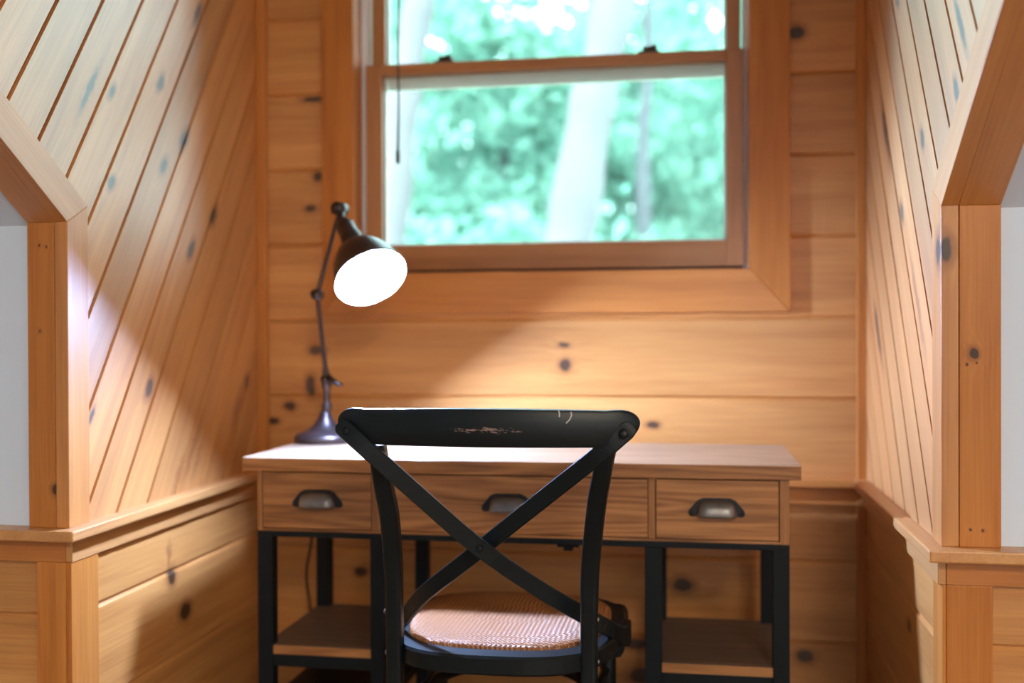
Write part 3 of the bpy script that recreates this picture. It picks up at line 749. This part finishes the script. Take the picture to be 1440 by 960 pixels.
# rear legs run up into the back posts
for sg, pts in ((-1, [(-.566, 1.882, .8425), (-.561, 1.905, .768), (-.558, 1.935, .703), (-.561, 1.968, .612), (-.5625, 1.980, .555), (-.565, 1.992, .376), (-.570, 1.975, .20), (-.578, 1.935, 0)]),
                (1, [(-.150, 1.882, .8425), (-.162, 1.902, .789), (-.174, 1.930, .730), (-.188, 1.968, .624), (-.192, 1.980, .542), (-.194, 1.992, .394), (-.190, 1.975, .20), (-.182, 1.935, 0)])):
    mb = MB(); c = catmull(pts, 6)
    mb.sweep(c, (0, -1, .1), [.031 + .003 * math.sin(PI * min(1, i / (len(c) * .6))) for i in range(len(c))], .030)
    p = mb.build('back_post', M['paint'], chair, bevel=.003)
    for z in (.515, .435):
        mb = MB(); xb = (-.1765 if sg > 0 else -.581); mb.sphere((xb, 1.982 if z > .5 else 1.99, z), .0055, 10, sq=(.6, 1, 1)); mb.build('screw', M['pewter'], p)
# top rail: rounded bar bent in plan
mb = MB(); hl = .2735; xc = -.3675; nu = 48; vs = []; fs = []
def railY(u): return 1.852 + .042 * u * u
sec = 12
for i in range(nu + 1):
    u = -math.cos(PI * i / nu)
    zt = .9115 - .006 * u * u; zb = .8425
    e = max(0, abs(u) - .80) / .20; k = max(.02, math.sqrt(max(0, 1 - e ** 2.2)))
    zc_ = (zt + zb) / 2 + .010 * e; hh = (zt - zb) / 2 * k; th = .0115 * (.6 + .4 * k)
    for j in range(sec):
        a = 2 * PI * j / sec
        cy, cz = math.cos(a), math.sin(a)
        vs.append((xc + u * hl, railY(u) + th * math.copysign(abs(cy) ** .5, cy), zc_ + hh * math.copysign(abs(cz) ** .32, cz)))
for i in range(nu):
    for j in range(sec):
        j2 = (j + 1) % sec; fs.append((i * sec + j, i * sec + j2, (i + 1) * sec + j2, (i + 1) * sec + j))
fs.append(tuple(range(sec))); fs.append(tuple(range(nu * sec, (nu + 1) * sec)))
mb.add(vs, fs, .5, 0, True)
def ysurf(x): return railY((x - xc) / hl) - .0118
for pl in ([(-.2315, .908), (-.2300, .903), (-.2305, .897)], [(-.2105, .906), (-.2095, .900), (-.2125, .893), (-.2190, .886)]):
    mb.tube([(x, ysurf(x), z) for x, z in pl], [.0009, .0012, .0010, .0007][:len(pl)], 6, mi=1)
rail = mb.build('top_rail', [M['paint'], M['scratch']], chair)
es = rail.modifiers.new('es', 'EDGE_SPLIT'); es.split_angle = math.radians(50)
# cross straps: bolted to the face of the rail, crossing, bent forward to the seat sides
def mir(p): return (-.741 - p[0], p[1], p[2])
A = [(-.632, 1.868, .881), (-.617, 1.866, .868), (-.572, 1.866, .829), (-.478, 1.894, .739), (-.397, 1.926, .660), (-.309, 1.972, .585), (-.228, 2.022, .523), (-.172, 2.075, .478), (-.148, 2.13, .448), (-.140, 2.20, .426), (-.1385, 2.27, .412), (-.140, 2.315, .406)]
nA = [(.05, -1, .1)] * 5 + [(.1, -1, .2), (.35, -1, .2), (.8, -.7, .2), (1, -.3, .1), (1, -.1, 0), (1, 0, 0), (1, .1, 0)]
def strap(pts, nn, wd, dy):
    c = catmull([(p[0], p[1] + dy * (1 if i < 7 else 0), p[2]) for i, p in enumerate(pts)], 5)
    m_ = []
    for i in range(len(c)):
        f = i / (len(c) - 1) * (len(pts) - 1); a = min(int(f), len(pts) - 2); t = f - a
        m_.append(Vector(nn[a]).lerp(Vector(nn[a + 1]), t))
    mb = MB(); N_ = len(c)
    w_ = []
    for i in range(N_):
        s0 = min(1, (c[i] - c[0]).length / (wd * .5) + .12)
        w_.append(wd * 1.04 * math.sqrt(1 - (1 - s0) ** 2) * (1.0 if i < N_ * .72 else 1 + .5 * min(1, (i - N_ * .72) / 8)))
    mb.sweep(c, m_, w_, .0105)
    return mb
st = strap(A, nA, .030, 0).build('cross_strap', M['paint'], chair)
mb = MB(); mb.lathe([(.0075, 0), (.0075, .002), (.005, .004)], (-.387, 1.9255, .651), (0, -1, .2), 16); mb.build('bolt', M['iron'], st)
mb = MB(); mb.lathe([(.0075, 0), (.0075, .002), (.005, .004)], (-.617, 1.861, .868), (0, -1, .1), 16); mb.build('bolt', M['iron'], st)
Bp = [mir(p) for p in A]; Bp[4] = (-.345, 1.934, .682); Bp[3] = (-.265, 1.905, .748); Bp[2] = (-.166, 1.867, .829); Bp[1] = (-.121, 1.866, .868); Bp[0] = (-.106, 1.868, .881)
Bp[5] = (-.430, 1.972, .611); Bp[6] = (-.520, 2.022, .536)
st2 = strap(Bp, [(-a, b, c) for a, b, c in nA], .030, .0095)
st2 = st2.build('cross_strap', M['paint'], chair)
mb = MB(); mb.lathe([(.0085, 0), (.0085, .002), (.005, .0045)], (-.121, 1.8625, .868), (0, -1, .1), 16); mb.build('bolt', M['pewter_dark'], st2)
# front legs, bentwood hoop
for sg in (-1, 1):
    mb = MB(); mb.tube([(CXc + sg * .187, 2.345, ZS - .03), (CXc + sg * .187, 2.352, .30), (CXc + sg * .192, 2.372, 0)], [.019, .0175, .0145], 14)
    mb.prism([(CXc + sg * d_, z_) for d_, z_ in ((.188, .448), (.212, .4495), (.222, .446), (.2285, .437), (.2305, .424), (.2305, .395), (.227, .372), (.220, .361), (.206, .357), (.188, .362))], 1, 2.275, 2.372); mb.build('front_leg', M['paint'], chair)
mb = MB(); mb.tube([(CXc + .16 * math.cos(2 * PI * i / 40), 2.175 + .155 * math.sin(2 * PI * i / 40), .318) for i in range(40)], .0115, 10, closed=True); mb.build('hoop_stretcher', M['paint'], chair)
for sg in (-1, 1):
    mb = MB(); mb.tube([(CXc + sg * .188, 1.985, .33), (CXc + sg * .172, 2.17, .318), (CXc + sg * .184, 2.35, .312)], .009, 8); mb.build('side_stretcher', M['paint'], chair)

# ------------------------------------------------------------------ outdoors
rng = random.Random(11)
def leaves(mb, n, sampler, size):
    for _ in range(n):
        p = Vector(sampler()); u = Vector((rng.gauss(0, 1), rng.gauss(0, 1), rng.gauss(0, 1))).normalized(); v = u.orthogonal().normalized()
        w = u.cross(v); a = rng.random() * 2 * PI; d1 = (v * math.cos(a) + w * math.sin(a)); d2 = u.cross(d1)
        s_ = size * (.6 + .8 * rng.random())
        mb.add([p - d1 * s_, p + d2 * s_ * .5 + u * s_ * .1, p + d1 * s_, p - d2 * s_ * .5 + u * s_ * .1], [(0, 1, 2, 3)], rng.random())
def blob(c, r, clumps, rad):
    """sampler of leaf clumps inside an ellipsoid"""
    cs = []
    for _ in range(clumps):
        while True:
            q = Vector((rng.uniform(-1, 1), rng.uniform(-1, 1), rng.uniform(-1, 1)))
            if .15 < q.length < 1: break
        cs.append((c[0] + q.x * r[0], c[1] + q.y * r[1], c[2] + q.z * r[2]))
    def s_():
        b = rng.choice(cs); return (b[0] + rng.gauss(0, rad), b[1] + rng.gauss(0, rad), b[2] + rng.gauss(0, rad * .7))
    return s_
GZ = -2.8
mb = MB(); mb.box(-40, 40, 3.4, 60, GZ - .3, GZ); struct(mb.build('ground_outside', M['ground']))
def tree(label, trunk, radii, mat, crown, nleaf, size, lm, name='tree'):
    t = empty(name, trunk[0]); tag(t, label, 'tree', 'trees outside the window')
    mb = MB(); c = catmull(trunk, 5); N_ = len(c); rr = [radii[0] + (radii[1] - radii[0]) * i / (N_ - 1) for i in range(N_)]
    rr = [r_ * (1 + .10 * math.sin(i * 1.7) + .06 * math.sin(i * 4.1)) for i, r_ in enumerate(rr)]
    mb.tube(c, rr, 12)
    top = c[-1]
    for i in range(4):
        a = rng.random() * 6.28; b0 = c[int(N_ * (.80 + .05 * i))]
        mb.tube([b0, b0 + Vector((math.cos(a) * .6, math.sin(a) * .5, .7)), b0 + Vector((math.cos(a) * 1.5, math.sin(a) * 1.2, 1.4))], [radii[1] * .6, radii[1] * .4, radii[1] * .15], 6)
    mb.build('trunk', mat, t)
    mb = MB()
    for (cc, r, k, n_) in crown: leaves(mb, n_, blob(cc, r, k, .28), size)
    mb.build('crown', lm, t, recalc=False)
    return t
tree('broad white trunked tree slanting up through the middle of the window', [(-1.60, 9, GZ), (-1.36, 9, 0.3), (-1.03, 9, 1.84), (-.86, 9, 2.8), (-.65, 9, 3.8), (-.40, 9.1, 5.4), (-.2, 9.2, 7.2)], (.27, .11), M['bark_white'],
     [((.5, 9.3, 6.9), (1.0, 1.0, 1.2), 26, 1500)], 0, .11, M['leaf_light'])
tree('pale trunked tree leaning right behind the left edge of the window', [(-2.95, 9, GZ), (-2.78, 9, .4), (-2.585, 9, 1.9), (-2.47, 9, 2.9), (-2.30, 9, 3.9), (-1.9, 9, 5.6), (-1.7, 9, 7.0)], (.19, .09), M['bark_white'],
     [((-3.1, 9.2, 6.8), (1.0, 1.0, 1.2), 26, 1500)], 0, .11, M['leaf_light'])
tree('slender grey trunked tree behind the right half of the window', [(-.70, 13, GZ), (-.62, 13, 1.0), (-.598, 13, 2.17), (-.593, 13, 3.5), (-.53, 13, 4.5), (-.5, 13, 8.5)], (.12, .05), M['bark_grey'],
     [((-.3, 13.3, 8.2), (2.0, 1.5, 1.6), 34, 1800)], 0, .12, M['leaf'])
spots = [(-5.9, 15.5, 'dense green tree at the far left of the window view'), (-3.3, 18.5, 'tall green tree filling the view left of the white trunk'), (-1.5, 22, 'tall green tree directly behind the white trunk'), (1.3, 18, 'dense green tree filling the right of the window view')]
for (x, y, lab) in spots:
    h = rng.uniform(7.0, 8.2)
    tree(lab, [(x, y, GZ), (x + .1, y, 0), (x, y, 3), (x + .2, y, h - 1)], (.17, .06), M['bark_grey'],
         [((x, y, 3.4), (2.2, 1.5, 5.6), 120, 8200)], 0, .15, M['leaf_far'])
for (x, y, z, r, lab) in ((-3.1, 11.0, .9, 1.4, 'pale leafy bush low at the left of the window view'), (-1.7, 11.5, 1.0, 1.3, 'pale leafy bush low left of the white trunk'), (.0, 12.2, .8, 1.4, 'leafy bush low at the right of the window view')):
    b = empty('bush', (x, y, GZ)); tag(b, lab, 'bush', 'bushes outside the window')
    mb = MB()
    for k in range(5): mb.tube([(x + rng.uniform(-.2, .2), y, GZ), (x + rng.uniform(-.8, .8), y + rng.uniform(-.3, .3), z)], [.03, .01], 6)
    mb.build('stem', M['bark_grey'], b)
    mb = MB(); leaves(mb, 3600, blob((x, y, z - .4), (r * 1.1, .9, 1.9), 60, .24), .10); mb.build('foliage', M['leaf_light'], b, recalc=False)
# far forest edge
mb = MB()
for i in range(26):
    x = -16 + i * 1.15; leaves(mb, 800, blob((x, 27 + rng.uniform(-1.5, 1.5), rng.uniform(4.2, 5.0)), (1.6, 1.2, 6.6), 36, .5), .32)
fo = mb.build('forest_foliage', M['leaf_far'], recalc=False)
tag(fo, 'blurred mass of distant green forest foliage behind the trees', 'foliage', None, 'stuff')

# ------------------------------------------------------------------ light
W = bpy.data.worlds.new('sky'); S.world = W; W.use_nodes = True
bg = W.node_tree.nodes['Background']; bg.inputs[0].default_value = (.66, .93, 1.0, 1); bg.inputs[1].default_value = 16.0
sun = bpy.data.lights.new('sun', 'SUN'); sun.energy = 6; sun.angle = math.radians(3); sun.color = (1, .96, .9)
so = bpy.data.objects.new('sun', sun); COL.objects.link(so); so.rotation_euler = (math.radians(38), 0, math.radians(-28))
pt = bpy.data.lights.new('window_portal', 'AREA'); pt.shape = 'RECTANGLE'; pt.size = 1.05; pt.size_y = 1.15; pt.cycles.is_portal = True
po = bpy.data.objects.new('window_portal', pt); COL.objects.link(po); po.location = (-.385, 3.0, 1.77); po.rotation_euler = (math.radians(-90), 0, 0)
cl = bpy.data.lights.new('room_fill', 'AREA'); cl.shape = 'DISK'; cl.size = 1.1; cl.energy = 165; cl.color = (1, .86, .66)  # added fill light behind the camera to brighten the room, no fixture
co = bpy.data.objects.new('room_fill', cl); COL.objects.link(co); co.location = (1.15, -2.2, 2.7)

# ------------------------------------------------------------------ camera
f_px = 1520.95
yaw, pitch, roll = .1672641, -.00722894, .00399043
cam = bpy.data.cameras.new('camera'); cam.sensor_width = 36; cam.lens = f_px / 1440 * 36
cy, sy = math.cos(yaw), math.sin(yaw)
fw = Vector((-sy * math.cos(pitch), cy * math.cos(pitch), math.sin(pitch))); r = Vector((cy, sy, 0)); d = -(r.cross(fw))
c_, s_ = math.cos(roll), math.sin(roll)
r2 = r * c_ + d * s_; d2 = -r * s_ + d * c_
mat = Matrix((r2, -d2, -fw)).transposed().to_4x4(); mat.translation = Vector((0, 0, 1.041))
ca = bpy.data.objects.new('camera', cam); COL.objects.link(ca); ca.matrix_world = mat
cam.dof.use_dof = True; cam.dof.focus_distance = 1.93; cam.dof.aperture_fstop = 1.55; cam.clip_start = .05
S.camera = ca
S.view_settings.view_transform = 'Standard'; S.view_settings.look = 'None'; S.view_settings.gamma = 1; S.view_settings.exposure = 0
S.view_settings.use_curve_mapping = False
S.cycles.use_denoising = True
S.cycles.max_bounces = 10; S.cycles.diffuse_bounces = 6; S.cycles.transparent_max_bounces = 12
S.cycles.sample_clamp_indirect = 6
